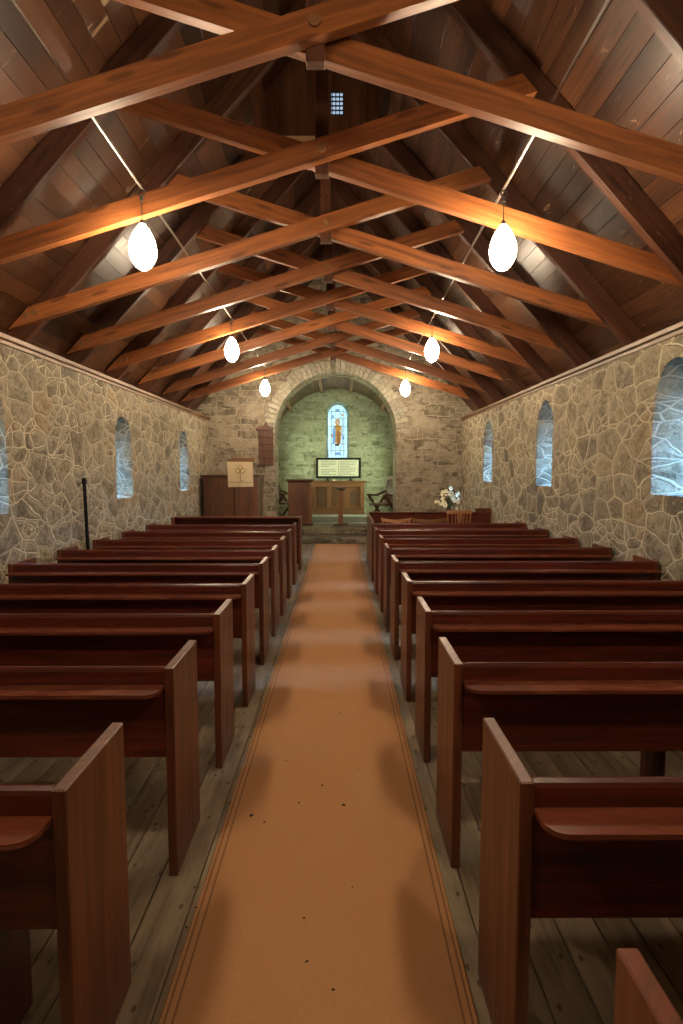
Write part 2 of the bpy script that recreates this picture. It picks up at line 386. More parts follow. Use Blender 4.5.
# ------------------------------------------------------------------ setting: walls
def wall_with_holes(name, outline, holes, thick, to3, mat):
    """outline / holes are 2d loops; holes = [(inner loop, outer loop)]; to3(a, b, t) places them, t = depth into the wall"""
    bm = bmesh.new()
    def loop(pts, t):
        vs = [bm.verts.new(to3(a, b, t)) for a, b in pts]
        es = [bm.edges.new((vs[i], vs[(i + 1) % len(vs)])) for i in range(len(vs))]
        return vs, es
    for t, which in ((0, 0), (thick, 1)):
        vs, es = loop(outline, t); alle = list(es)
        hv = []
        for h in holes:
            v2, e2 = loop(h[which], t); alle += e2; hv.append(v2)
        bmesh.ops.triangle_fill(bm, use_beauty=True, use_dissolve=False, edges=alle)
        if t == 0: v0, h0 = vs, hv
        else: v1, h1 = vs, hv
    for A, B in [(v0, v1)] + list(zip(h0, h1)):
        n = len(A)
        for i in range(n): bm.faces.new((A[i], A[(i + 1) % n], B[(i + 1) % n], B[i]))
    bmesh.ops.recalc_face_normals(bm, faces=bm.faces)
    me = bpy.data.meshes.new(name); bm.to_mesh(me); bm.free()
    me.materials.append(mat); me.uv_layers.new(name='UVMap')
    o = bpy.data.objects.new(name, me); COL.objects.link(o)
    o['kind'] = 'structure'
    return o

def arch_loop(c, half, z0, ztop, seg=10, point=0.0, jit=0.0, seed=0):
    """round (or slightly pointed) headed opening, counter clockwise from the lower left"""
    r = random.Random(seed); spring = ztop - half * (1 + point)
    pts = [(c - half, z0), (c + half, z0)]
    for i in range(1, 4):
        pts.append((c + half, z0 + (spring - z0) * i / 4))
    for i in range(seg + 1):
        a = PI * i / seg
        pts.append((c + half * math.cos(a), spring + half * (1 + point) * math.sin(a)))
    for i in range(3, 0, -1): pts.append((c - half, z0 + (spring - z0) * i / 4))
    out = []
    for i, (a, b) in enumerate(pts):
        k = jit if i > 1 else 0
        out.append((a + r.uniform(-k, k), b + r.uniform(-k, k)))
    return out

def side_wall(name, X, sgn, wins, sill, top):
    holes = []
    for i, yc in enumerate(wins):
        inn = arch_loop(yc, .285, sill, top, 12, .15, .018, 10 + i + (50 if sgn > 0 else 0))
        out = arch_loop(yc, .17, sill + .10, top - .06, 12, .15)
        holes.append((inn, out))
    outline = [(YB - WT, -.05), (DB + .6, -.05), (DB + .6, ZW), (YB - WT, ZW)]
    return wall_with_holes(name, outline, holes, WT, lambda a, b, t: (X + sgn * t, a, b), M['wall'])
WIN_R = [4.60, 7.48, 10.32]; WIN_L = [4.62, 7.58, 10.50]
wl = side_wall('wall_left', XL, -1, WIN_L, 1.265, 2.385)
wr = side_wall('wall_right', XR, 1, WIN_R, 1.435, 2.575)

def gable_outline(z0=-.05):
    xl, xr = XL - WT, XR + WT
    return [(xl, z0), (xr, z0), (xr, roof_z(xr) + .1), (XC, CZ + .1), (xl, roof_z(xl) + .1)]
arch_pts = [(AC - AR, -.049), (AC + AR, -.049)] + [(AC + AR, AS * i / 5) for i in range(1, 5)] + \
    [(AC + AR * math.cos(PI * i / 40), AS + AR * math.sin(PI * i / 40)) for i in range(41)] + [(AC - AR, AS * i / 5) for i in range(4, 0, -1)]
# the opening reaches the floor, so it is cut out of the outline itself
ol = gable_outline()
outl = [ol[0], (AC - AR, -.05)] + arch_pts[2:][::-1] + [(AC + AR, -.05)] + ol[1:]
wall_with_holes('wall_front', outl, [], VT, lambda a, b, t: (a, D + t, b), M['gable'])
wall_with_holes('wall_rear', gable_outline(), [], WT, lambda a, b, t: (a, YB - t, b), M['gable'])

# chancel shell
CXL, CXR = AC - VR, AC + VR
def chancel_side(name, X, sgn):
    y0, y1 = D + VT, DB
    inn = [(14.35, 1.3), (14.95, 1.3), (14.95, 2.05), (14.35, 2.05)]
    return wall_with_holes(name, [(y0, -.05), (y1, -.05), (y1, VZ), (y0, VZ)], [(inn, inn)], .3, lambda a, b, t: (X + sgn * t, a, b), M['chancel'])
chancel_side('wall_chancel_left', CXL, -1); chancel_side('wall_chancel_right', CXR, 1)
WSC = -.055
inn = arch_loop(WSC, .34, 1.96, 3.64, 12, .1, .01, 3); out = arch_loop(WSC, .235, 2.05, 3.54, 12, .1)
cx0, cx1 = CXL - .3, CXR + .3
wall_with_holes('wall_chancel_back', [(cx0, -.05), (cx1, -.05), (cx1, 4.3), (cx0, 4.3)], [(inn, out)], .5, lambda a, b, t: (a, DB + t, b), M['chancel'])

# vault
mb = MB(); n = 26
for i in range(n):
    a0, a1 = PI * i / n + .002, PI * (i + 1) / n - .002
    pts = [(AC + r * math.cos(a), D + VT, VZ + r * math.sin(a)) for r, a in ((VR, a0), (VR, a1), (VR + .03, a1), (VR + .03, a0))]
    mb.prism(pts, (0, DB - D - VT, 0), axis=(0, 1, 0))
mb2 = [(AC + (VR + .031) * math.cos(PI * i / n), VZ + (VR + .031) * math.sin(PI * i / n)) for i in range(n + 1)]
for i in range(n):
    (a, b), (c, d) = mb2[i], mb2[i + 1]
    q = 1.02
    mb.prism([(a, D + VT, b), (c, D + VT, d), (AC + (c - AC) * q, D + VT, VZ + (d - VZ) * q), (AC + (a - AC) * q, D + VT, VZ + (b - VZ) * q)], (0, DB - D - VT, 0), axis=(0, 1, 0))
vault = mb.build('ceiling_chancel', M['vaultwood']); vault['kind'] = 'structure'
for ang in (22, 45, 77, 103, 135, 158):
    a = math.radians(ang); c = Vector((AC + (VR - .04) * math.cos(a), (D + VT + DB) / 2, VZ + (VR - .04) * math.sin(a)))
    rr = MB(); rr.bar(c, Vector((-math.sin(a), 0, math.cos(a))) * .09, (0, DB - D - VT, 0), Vector((math.cos(a), 0, math.sin(a))) * .08, (0, 1, 0), 0, .01)
    rr.build('rib', M['paledeal'], vault)

# floors and steps
mb = MB(); x = XL
while x < XR - .01:
    w = rnd.uniform(.13, .17); x1 = min(x + w, XR); y = YB
    while y < D + VT:
        y1 = min(y + rnd.uniform(2.2, 4.2), D + VT)
        mb.box(x + .003, x1 - .003, y + .002, y1 - .002, -.05, rnd.uniform(-.0018, 0), (0, 1, 0)); y = y1
    x = x1
mb.box(XL, XR, YB, D + VT, -.08, -.012, (0, 1, 0))
mb.build('floor', M['floor'])['kind'] = 'structure'
mb = MB(); mb.box(CXL, CXR, 12.93, DB, -.05, ZP)
o = mb.build('floor_chancel', [M['step']]); o['kind'] = 'structure'
def slabs(name, x0, x1, y0, y1, z0, z1, n, seed):
    """a run of step stones, each with a slightly rough nosing; one continuous step"""
    r = random.Random(seed); mb = MB(); xs = [x0] + sorted(x0 + (x1 - x0) * (i + r.uniform(-.25, .25)) / n for i in range(1, n)) + [x1]
    for a, b in zip(xs, xs[1:]):
        mb.box(a + .004, b - .004, y0 + r.uniform(-.02, .02), y1, z0, z1 - r.uniform(0, .008), (1, 0, 0), 0, .018)
    o = mb.build(name, M['step']); o['kind'] = 'structure'; return o
slabs('trim_1', AC - AR - .1, AC + AR + .1, 12.26, 12.495, 0, .122, 6, 1)
slabs('trim_2', AC - AR + .01, AC + AR - .01, 12.495, 12.925, 0, .122, 4, 4)
slabs('trim_3', AC - AR + .01, AC + AR - .01, 12.90, 13.24, ZP - .15, ZP + .006, 5, 2)
mb = MB(); mb.box(-1.02, .90, 14.47, DB - .01, ZP, .426, (1, 0, 0), 0, .01)
o = mb.build('trim_4', M['slab']); o['kind'] = 'structure'

# voussoirs of the chancel arch (one ring of stones, a pattern of the arch)
mb = MB(); nv = 42; r0 = random.Random(5)
for i in range(nv):
    a0 = PI * i / nv + .006; a1 = PI * (i + 1) / nv - .006
    ro = AR + .25 + r0.uniform(-.03, .05); pr = r0.uniform(.012, .035)
    pts = []
    for rr_, aa in ((AR - .006, a0), (AR - .006, a1), (ro, a1), (ro, a0)):
        pts.append((AC + rr_ * math.cos(aa), D - pr, AS + rr_ * math.sin(aa)))
    mb.prism(pts, (0, pr + .3, 0))
mb.build('trim_5', M['voussoir'])['kind'] = 'structure'

# ------------------------------------------------------------------ roof
th = math.atan(SL); cs, sn = math.cos(th), math.sin(th)
mb = MB()
for sg in (-1, 1):
    nrm = Vector((sg * sn, 0, cs)); dn = Vector((sg * cs, 0, -sn))
    L = 3.55 / cs; s0 = 0.0
    while s0 < L:
        w = rnd.uniform(.14, .18); s1 = min(s0 + w, L)
        y = YB
        while y < D:
            y1 = D
            lift = rnd.uniform(0, .006)
            c = Vector((XC, 0, CZ)) + dn * ((s0 + s1) / 2) + nrm * (.012 + lift); c.y = (y + y1) / 2
            mb.bar(c, dn * (s1 - s0 - .003), (0, y1 - y - .002, 0), nrm * .024, (0, 1, 0), 0, .0015)
            y = y1
        s0 = s1
    c = Vector((XC, (YB + D) / 2, CZ)) + dn * (L / 2) + nrm * .05
    mb.bar(c, dn * L, (0, D - YB, 0), nrm * .03, (0, 1, 0))
mb.prism([(XC - .25, YB - .3, CZ - .25 * SL + .06), (XC, YB - .3, CZ + .055), (XC + .25, YB - .3, CZ - .25 * SL + .06), (XC + .25, YB - .3, CZ + .2), (XC - .25, YB - .3, CZ + .2)], (0, D - YB + .9, 0), axis=(0, 1, 0))
mb.build('ceiling', M['board'])['kind'] = 'structure'
for nm, X, sg in (('trim_6', XL, 1), ('trim_7', XR, -1)):
    mb = MB(); yc = (YB + D) / 2
    prof = [(0, ZW - .05), (.016, ZW - .05), (.02, ZW - .02), (.05, ZW - .01), (.055, ZW + .025), (0, ZW + .03), (-.5, ZW + .03), (-.5, ZW + .001), (0, ZW + .001)]
    mb.prism([(X + sg * a, YB, b) for a, b in prof], (0, D - YB, 0), axis=(0, 1, 0))
    mb.build(nm, M['plate'])['kind'] = 'structure'

# scissor trusses
TRY = [-1.66, -.45, .77, 1.98, 3.18, 4.32, 5.53, 6.66, 7.76, 8.93, 10.13, 11.25]
FOOT, FZ, CRZ = 2.83, 3.145, 4.0
SS = (CRZ - FZ) / FOOT
UP = (RZ - CRZ) / (SS + SL)
def make_truss():
    root = empty('roof_truss')
    def pk(sg, w): return Vector((sg * w, 0, RZ - SL * w))
    for sg in (-1, 1):
        m = MB(); foot = pk(sg, 3.28); top = pk(sg, .03); m.beam(foot, top, .075, .185)
        m.build('rafter', M['rafter'], root)
    for sg, dy in ((-1, -.072), (1, .072)):
        hv = .074 * math.sqrt(1 + SS * SS); o_ = .10          # the ends are cut to the slope of the rafters they lap
        xt = [(RZ - .10 - CRZ - q) / (SS + SL) for q in (hv, -hv)]; xb = [(CRZ + q - RZ - o_) / (SL - SS) for q in (hv, -hv)]
        pts = [(xb[0], CRZ + SS * xb[0] + hv), (xt[0], CRZ + SS * xt[0] + hv), (xt[1], CRZ + SS * xt[1] - hv), (xb[1], CRZ + SS * xb[1] - hv)]
        m = MB(); m.prism([(-sg * x, dy - .033, z) for x, z in pts], (0, .066, 0), axis=(1, 0, -sg * SS)); m.build('scissor_brace', M['beam'], root)
    m = MB(); m.box(-.052, .052, -.037, .037, 3.85, RZ - .12, (0, 0, 1), 0, .005); m.build('king_post', M['rafter'], root)
    for sg in (-1,):
        ys = -.105 if sg < 0 else -.037
        for dx in (-.035, .055):
            m = MB(); x = sg * (FOOT + dx); z = FZ + (SS if sg < 0 else SS) * (-dx) * 1.0
            m.tube([(x, ys - .014, z), (x, ys + .005, z)], .03, 12); m.build('peg', M['bolt'], root)
    m = MB(); m.tube([(0, -.12, CRZ), (0, -.1, CRZ)], .033, 14); m.build('peg', M['bolt'], root)
    return root
truss_labels = {
    4: 'nearest fully seen scissor truss, spanning the top of the photo', 5: 'scissor truss just behind the two largest hanging lamps',
    6: 'scissor truss one bay beyond the two largest lamps, below dark boarded gable panel', 7: 'scissor truss next before the one behind the middle pair of lamps',
    8: 'scissor truss just behind the middle pair of hanging lamps', 9: 'scissor truss first beyond the middle pair of lamps',
    10: 'last scissor truss but one before the stone arch wall', 11: 'farthest scissor truss, just behind the smallest lamp pair, over the arch'}
t0 = make_truss()
for i, y in list(enumerate(TRY))[4:]:
    t = t0 if i == 4 else copy_tree(t0)
    t.location = (XC, y, 0)
    tag(t, truss_labels[i], 'roof truss', 'scissor trusses of the roof')

# dark boarded partition high in the roof with a barred light
YG = 6.10
g = empty('gable_panel', (0, YG, 0), 'dark triangular boarded panel high in the roof with a tiny barred window', 'wooden panel')
zb = 5.16; x0 = -.90; x1 = .42
mb = MB(); x = x0
wx0, wx1, wz0, wz1 = -.115, .040, 5.375, 5.60
def zt(x): return CZ - SL * abs(x - XC) - .012
while x < x1 - .01:
    xe = min(x + .11, x1)
    for a, b in ([(x, xe)] if not (x < XC < xe) else [(x, XC), (XC, xe)]):
        segs = [(a, b)]
        for wx in (wx0, wx1): segs = [q for s in segs for q in ([s] if not (s[0] < wx < s[1]) else [(s[0], wx), (wx, s[1])])]
        for s in segs:
            if wx0 - 1e-6 <= s[0] and s[1] <= wx1 + 1e-6:
                mb.prism([(s[0], -.012, zb), (s[1], -.012, zb), (s[1], -.012, wz0), (s[0], -.012, wz0)], (0, .024, 0), axis=(0, 0, 1))
                mb.prism([(s[0], -.012, wz1), (s[1], -.012, wz1), (s[1], -.012, max(zt(s[1]), wz1 + .01)), (s[0], -.012, max(zt(s[0]), wz1 + .01))], (0, .024, 0), axis=(0, 0, 1))
            else:
                mb.prism([(s[0], -.012, zb), (s[1], -.012, zb), (s[1], -.012, max(zt(s[1]), zb + .002)), (s[0], -.012, max(zt(s[0]), zb + .002))], (0, .024, 0), axis=(0, 0, 1))
    x = xe
mb.build('boarding', M['darkwood'], g)
mb = MB(); mb.box(x0, x1, -.03, .02, zb - .09, zb, (1, 0, 0), 0, .006); tag(mb.build('bottom_rail', M['paledeal'], g), 'pale bottom board')
mb = MB(); mb.box(wx0, wx1, .004, .010, wz0, wz1); wv = mb.build('pane', M['day_v'], g)
mb = MB()
for i in range(5): xx = wx0 + (wx1 - wx0) * i / 4; mb.box(xx - .005, xx + .005, -.016, -.004, wz0, wz1)
for i in range(6): zz = wz0 + (wz1 - wz0) * i / 5; mb.box(wx0, wx1, -.018, -.006, zz - .005, zz + .005)
mb.build('grille', M['lead'], g)

# ------------------------------------------------------------------ windows (panes at the outer face of the deep embrasures)
wi = 1
for wins, X, sgn, sill, top, mt in ((WIN_L, XL, -1, 1.265, 2.385, ''), (WIN_R, XR, 1, 1.435, 2.575, '')):
    for yc in wins:
        loop = arch_loop(yc, .175, sill + .095, top - .055, 12, .15)
        xo = X + sgn * (WT - .04)
        mb = MB(); mb.prism([(xo, a, b) for a, b in loop], (sgn * .012, 0, 0))
        w = mb.build('window_%d' % wi, M['pane']); w['kind'] = 'structure'
        mb = MB(); xb = xo - sgn * .012
        for i in range(1, 7):
            z = sill + .1 + (top - sill - .2) * i / 7; mb.box(xb, xb + sgn * .011, yc - .17, yc + .17, z - .006, z + .006)
        for dy in (-.06, .06): mb.box(xb, xb + sgn * .011, yc + dy - .005, yc + dy + .005, sill + .1, top - .12)
        mb.build('glazing_bar', M['lead'], w)
        wi += 1
for X, sgn, nm in ((CXL, -1, 8), (CXR, 1, 9)):
    mb = MB(); mb.box(X + sgn * .2, X + sgn * .21, 14.35, 14.95, 1.3, 2.05)
    o = mb.build('window_%d' % nm, M['day_c']); o['kind'] = 'structure'

# east window: stained glass
yg = DB + .36
wroot = empty('window_7', (WSC, yg, 0), kind='structure')
loop = arch_loop(0, .25, 2.03, 3.555, 16, .1)
mb = MB(); mb.prism([(a, .0, b) for a, b in loop], (0, .012, 0)); mb.build('glass', M['sg_pale'], wroot)
def ell(cx, cz, rx, rz, n=18): return [(cx + rx * math.cos(2 * PI * i / n), cz + rz * math.sin(2 * PI * i / n)) for i in range(n)]
fig = [('sg_gold', ell(0, 3.06, .085, .095), .004), ('sg_skin', ell(0, 3.05, .05, .065), .008),
       ('sg_gold', [(-.11, 2.45), (.10, 2.45), (.13, 2.72), (.13, 2.93), (.05, 2.98), (-.05, 2.98), (-.14, 2.92), (-.13, 2.7)], .005),
       ('sg_blue', [(-.17, 2.42), (-.09, 2.45), (-.07, 2.8), (-.10, 2.94), (-.17, 2.86)], .009),
       ('sg_red', [(-.02, 2.40), (.09, 2.42), (.07, 2.78), (.0, 2.86), (-.03, 2.7)], .010),
       ('sg_skin', ell(.09, 2.80, .03, .04), .013), ('sg_brown', [(.15, 2.35), (.165, 2.35), (.165, 3.16), (.15, 3.16)], .008),
       ('sg_brown', [(-.09, 2.36), (.06, 2.36), (.06, 2.43), (-.09, 2.43)], .009),
       ('sg_blue', ell(-.16, 3.22, .035, .05), .004), ('sg_gold', ell(.16, 3.26, .03, .04), .004), ('sg_blue', ell(0, 3.40, .07, .045), .004),
       ('sg_gold', ell(-.19, 2.66, .03, .05), .004), ('sg_blue', ell(.2, 2.6, .03, .06), .004), ('sg_blue', [(-.1, 2.09), (.1, 2.09), (.08, 2.17), (-.08, 2.17)], .004)]
for mt, pts, d in fig:
    mb = MB(); mb.prism([(a * .86, -d, b) for a, b in pts], (0, d, 0)); mb.build('glass_piece', M[mt], wroot)
mb = MB()
for z in (2.22, 2.42, 2.68, 2.93, 3.17, 3.36): mb.box(-.245, .245, -.008, 0, z - .005, z + .005)
for x in (-.175, .18): mb.box(x - .005, x + .005, -.008, 0, 2.05, 3.44)
for x in (-.07, .08): mb.box(x - .004, x + .004, -.008, 0, 3.12, 3.50); mb.box(x - .004, x + .004, -.008, 0, 2.05, 2.36)
mb.build('lead_lines', M['lead'], wroot)

# ------------------------------------------------------------------ lamps and conduits
XLL, XLR = XC - 1.325, XC + 1.325
ZC = FZ + SS * (FOOT - 1.325) + .084 + .012
XRF, XLF = 1.31, -1.48
def lx(left, y):
    t = (y - 4.17) / 6.93
    return (-1.44 + (XLF + 1.44) * t) if left else (1.20 + (XRF - 1.20) * t)
for X, lab in ((True, 'long thin metal conduit lying over the trusses above the left pews'), (False, 'long thin metal conduit lying over the trusses above the right pews')):
    mb = MB(); mb.tube([(lx(X, y), y, ZC) for y in (YB + .02, 2, 5, 8, D - .01)], .0105, 10); tag(mb.build('conduit', M['metal']), lab, 'conduit', 'lighting conduits')
def make_lamp():
    root = empty('pendant_lamp')
    m = MB(); m.tube([(0.022 * math.cos(a), 0, .022 * math.sin(a) ) for a in [2 * PI * i / 16 for i in range(17)]], .0055, 8, caps=False)
    m.tube([(0, 0, -.02), (0, 0, -.055)], [.016, .011], 10); m.build('hook', M['darkmetal'], root)
    m = MB(); m.tube([(0, 0, -.05), (0, 0, -.2)], .004, 8); m.build('cord', M['darkmetal'], root)
    m = MB(); m.tube([(0, 0, -.19), (0, 0, -.225)], [.014, .024], 12); m.build('cap', M['darkmetal'], root)
    zt_, h = -.215, .335; prof = []
    for i in range(21):
        t = i / 20; z = zt_ - h * t
        r = .103 * math.sin(PI * t) ** .60 * (.76 + .34 * t) if 0 < t < 1 else 0.0
        if i == 0: r = .02
        prof.append((r, z))
    m = MB(); m.lathe(prof[::-1], seg=28); m.build('globe', M['bulb'], root)
    return root
lamp0 = make_lamp()
lamp_info = [(XLL, 4.17, 'largest glowing egg shaped pendant lamp, hanging over left pews'), (XLR, 4.17, 'largest glowing egg shaped pendant lamp, hanging over right pews'),
             (XLL, 7.61, 'middle sized glowing pendant lamp in left hanging row'), (XLR, 7.61, 'middle sized glowing pendant lamp in right hanging row'),
             (XLL, 11.10, 'smallest farthest glowing pendant lamp left of the stone arch'), (XLR, 11.10, 'smallest farthest glowing pendant lamp right of the stone arch'),
             (XLL, .60, 'glowing pendant lamp overhead beside the camera on the left'), (XLR, .60, 'glowing pendant lamp overhead beside the camera on the right')]
for i, (x, y, lab) in enumerate(lamp_info):
    l = lamp0 if i == 0 else copy_tree(lamp0)
    l.location = (lx(x < 0, y), y, ZC - .0382); tag(l, lab, 'pendant lamp', 'hanging egg lamps')

# ------------------------------------------------------------------ carpet
mb = MB(); cw = .477
ny = 60
for i in range(1):
    mb.box(-cw, cw, -1.8, 12.20, 0, .009, (0, 1, 0), 0, .003)
o = mb.build('carpet_runner', M['carpet']); o.location = (-.063, 0, .0005)
tag(o, 'tan carpet runner with thin dark border lines along the aisle', 'carpet')
mb = MB(); r1 = random.Random(12)
for (x, y, s) in [(.02, 2.58, .011), (-.09, 2.75, .008), (-.2, 2.6, .007), (-.11, 1.72, .007), (-.13, 1.9, .006), (.1, 2.9, .005), (.05, 2.05, .005), (.0, 3.6, .008), (-.3, 3.0, .006), (.22, 4.0, .006), (-.02, 1.62, .007), (-.42, 2.5, .012), (-.35, 2.45, .008), (-.54, 1.95, .006), (-.57, 2.05, .006), (-.55, 1.86, .006)]:
    a = r1.uniform(0, 6); mb.bar((x, y, .0099 + s * .25), Vector((math.cos(a), math.sin(a), 0)) * s * 1.6, Vector((-math.sin(a), math.cos(a), 0)) * s, (0, 0, s * .5), None, 0, .002)
tag(mb.build('debris', M['pegblack']), 'tiny dark crumbs scattered on the tan carpet', 'debris', None, 'stuff')

# ------------------------------------------------------------------ pews
def make_pew(x_in, x_out, sup):
    """x_in: aisle-side face, x_out: wall-side face; local y = 0 is the rear edge of the ends"""
    root = empty('pew'); sg = 1 if x_out > x_in else -1; T = .037; Hh = .87; Dp = .365
    for i, (a, b) in enumerate(((x_in, x_in + sg * T), (x_out - sg * T, x_out))):
        m = MB(); lo, hi = min(a, b), max(a, b)
        m.box(lo, hi, 0, Dp, 0, Hh, (0, 0, 1), 0, .004)
        m.build('end_panel', M['pewend'], root)
    a, b = x_in + sg * T, x_out - sg * T; lo, hi = min(a, b), max(a, b)
    # top rail with a rounded top
    m = MB(); prof = [(.006, .80), (.040, .80), (.040, .852), (.036, .863), (.027, .869), (.019, .869), (.010, .863), (.006, .852)]
    m.prism([(lo, y, z) for y, z in prof], (hi - lo, 0, 0), axis=(1, 0, 0)); m.build('top_rail', M['pew'], root)
    # book ledge with a rounded corner towards the aisle
    yf, yb, r = -.098, .006, .055
    pts = [(a, yb), (b, yb), (b, yf)]
    cx, cy = a + sg * r, yf + r
    pts += [(cx - sg * r * math.sin(q), cy - r * math.cos(q)) for q in [PI / 2 * i / 8 for i in range(9)]]
    m = MB(); m.prism([(x, y, .786) for x, y in pts], (0, 0, .014), axis=(1, 0, 0)); m.build('book_ledge', M['ledge'], root)
    m = MB(); m.box(lo, hi, .010, .030, .50, .80, (1, 0, 0)); m.build('back_panel', M['pew'], root)
    m = MB(); m.box(lo, hi, .05, .345, .475, .507, (1, 0, 0), 0, .008); m.build('seat', M['pew'], root)
    for s in sup:
        m = MB(); m.box(s - .03, s + .03, .20, .30, 0, .475, (0, 0, 1), 0, .004); m.build('seat_support', M['pew'], root)
    return root
PXL, PXR = -.640, .475
ordn = ['nearest', 'second nearest', 'third nearest', 'fourth nearest', 'fifth nearest', 'sixth nearest', 'seventh nearest', 'eighth nearest', 'farthest']
YPL = [1.29, 2.12, 2.93, 3.72, 4.55, 5.35, 6.13, 6.96, 7.82]
pl = make_pew(PXL, -2.77, (-1.95,))
for i, y in enumerate(YPL):
    p = pl if i == 0 else copy_tree(pl); p.location = ((-.03, -.018, -.01)[i] if i < 3 else 0, y, 0)
    if i == len(YPL) - 1:
        m = MB(); m.box(-.98, -.92, .08, .30, 0, .475, (0, 0, 1), 0, .004); m.build('seat_support', M['pew'], pl)
    tag(p, '%s dark red wooden pew on the left of the aisle' % ordn[i], 'pew', 'pews left of the aisle')
YPR = [.48, 1.32, 2.16, 2.985, 3.81, 4.66, 5.48, 6.27, 7.17, 8.03]
ordr = ['nearest, corner only in view,', 'second nearest', 'third nearest', 'fourth nearest', 'fifth nearest', 'sixth nearest', 'seventh nearest', 'eighth nearest', 'ninth nearest', 'farthest']
pr = make_pew(PXR, 2.745, (1.44, 2.2))
for i, y in enumerate(YPR):
    p = pr if i == 0 else copy_tree(pr); p.location = ((-.022, -.022, -.012)[i] if i < 3 else 0, y, 0)
    tag(p, '%s dark red wooden pew on the right of the aisle' % ordr[i], 'pew', 'pews right of the aisle')

# front desk before the left pews
f = empty('prayer_desk', (0, 9.0, 0), 'dark red front desk closing the left pews, before the pulpit', 'prayer desk')
for a in (PXL - .037, -2.77):
    m = MB(); m.box(a, a + .037, 0, .37, 0, .87, (0, 0, 1), 0, .005); m.build('end_panel', M['pewend'], f)
m = MB(); m.box(-2.733, PXL - .037, .30, .325, .05, .84, (1, 0, 0)); m.build('back_panel', M['pew'], f)
m = MB(); m.box(-2.733, PXL - .037, .10, .33, .84, .868, (1, 0, 0), 0, .006); m.build('top_rail', M['pew'], f)
# boxed front before the right pews, with a long side panel
f = empty('prayer_desk', (0, 9.9, 0), 'dark red boxed front with long side panel closing the right pews', 'prayer desk')
m = MB(); m.box(PXR + .02, PXR + .055, -1.49, 0, 0, .872, (0, 1, 0), 0, .005); m.build('side_panel', M['pewend'], f)
m = MB(); m.box(PXR + .055, 2.72, -.03, 0, .04, .872, (1, 0, 0)); m.build('back_panel', M['pew'], f)
m = MB(); m.box(PXR + .055, 2.745, -.055, .015, .873, .895, (1, 0, 0), 0, .008); m.build('top_rail', M['pew'], f)
m = MB(); m.box(2.46, 2.745, .01, .05, 0, .96, (0, 0, 1), 0, .005); m.build('end_panel', M['pewend'], f)

# pole
p = empty('pole', (XL + .05, 6.30, 0), 'slim black pole standing upright against the left stone wall', 'pole')
m = MB(); m.tube([(0, 0, 0), (0, 0, .8), (-.01, -.01, 1.50)], [.02, .02, .018], 12); m.build('shaft', M['black'], p)
m = MB(); m.tube([(-.01, -.01, 1.49), (-.01, -.01, 1.54), (-.01, -.01, 1.56)], [.026, .028, .018], 12); m.build('tip', M['black'], p)

# ------------------------------------------------------------------ pulpit with fall
pu = empty('pulpit', (-2.29, 11.5, 0), 'dark oak panelled pulpit in the corner left of the arch', 'pulpit')
fz, tz = 0.0, 1.50
m = MB(); m.prism([(-.56, .02, fz), (-.28, -.02, fz), (.46, -.02, fz), (.57, .04, fz), (.57, .85, fz), (-.56, .85, fz)], (0, 0, tz), axis=(0, 0, 1)); m.build('body', M['pulpitwood'], pu)
m = MB(); m.prism([(-.60, .0, tz), (-.29, -.055, tz), (.48, -.055, tz), (.60, .03, tz), (.60, .88, tz), (-.60, .88, tz)], (0, 0, .045), axis=(1, 0, 0)); m.build('top_moulding', M['darkwood'], pu)
for a, b, c, d in ((-.27, .085, -.045, -.021), (.105, .45, -.045, -.021)):
    m = MB(); m.box(a, b, c, d, .1, tz - .03, (0, 0, 1), 0, .01); m.build('panel', M['pulpitwood'], pu)
m = MB(); m.beam((-.42, .012, .1), (-.42, .012, tz - .04), .03, .26, (0, 1, 0)); m.build('panel', M['darkwood'], pu)
m = MB(); m.box(-.03, .50, -.058, -.02, 0, .1, (1, 0, 0), 0, .01); m.build('plinth', M['darkwood'], pu)
# book desk on top
bd = empty('book_desk', (-2.055, 11.59, tz + .045), 'sloping wooden book desk on top of the pulpit', 'book desk')
m = MB(); m.box(-.10, .10, .02, .22, 0, .03, None, 0, .006); m.build('base', M['darkwood'], bd)
m = MB(); m.box(-.04, .04, .08, .16, .028, .27, (0, 0, 1), 0, .006); m.build('stem', M['darkwood'], bd)
m = MB(); m.prism([(-.25, -.12, .245), (-.25, .25, .345), (-.25, .25, .365), (-.25, -.12, .265)], (.5, 0, 0), axis=(1, 0, 0)); m.build('desk_top', M['oak'], bd)
m = MB(); m.box(-.25, .25, -.145, -.118, .235, .30, (1, 0, 0), 0, .005); m.build('lip', M['oak'], bd)
# cloth fall hanging from the desk
cl = empty('pulpit_fall', (-2.055, 11.430, 1.30), 'cream cloth with embroidered cross hanging from the pulpit book desk', 'cloth')
m = MB(); nx, nz = 14, 12; P = []; F = []
for j in range(nz + 1):
    for i in range(nx + 1):
        x = -.262 + .524 * i / nx; z = .0 + .52 * j / nz
        wv_ = .012 * math.sin(i * 1.5 + j * .12) * (1 - j / nz) + .004 * math.sin(i * .7)
        P.append((x + .012 * (j / nz - .5) * -1, -.003 + wv_ + (.0), z + .012 * (i / nx - .5) * (1 - j / nz)))
for j in range(nz):
    for i in range(nx):
        q = j * (nx + 1) + i; F.append((q, q + 1, q + nx + 2, q + nx + 1))
o_ = len(P); P2 = [(x, y + .006, z) for x, y, z in P]
Fb = [tuple(reversed([i + o_ for i in f_])) for f_ in F]
rim = [i for i in range(nx + 1)] + [j * (nx + 1) + nx for j in range(1, nz + 1)] + [nz * (nx + 1) + i for i in range(nx - 1, -1, -1)] + [j * (nx + 1) for j in range(nz - 1, 0, -1)]
Fr = [(rim[i], rim[(i + 1) % len(rim)], rim[(i + 1) % len(rim)] + o_, rim[i] + o_) for i in range(len(rim))]
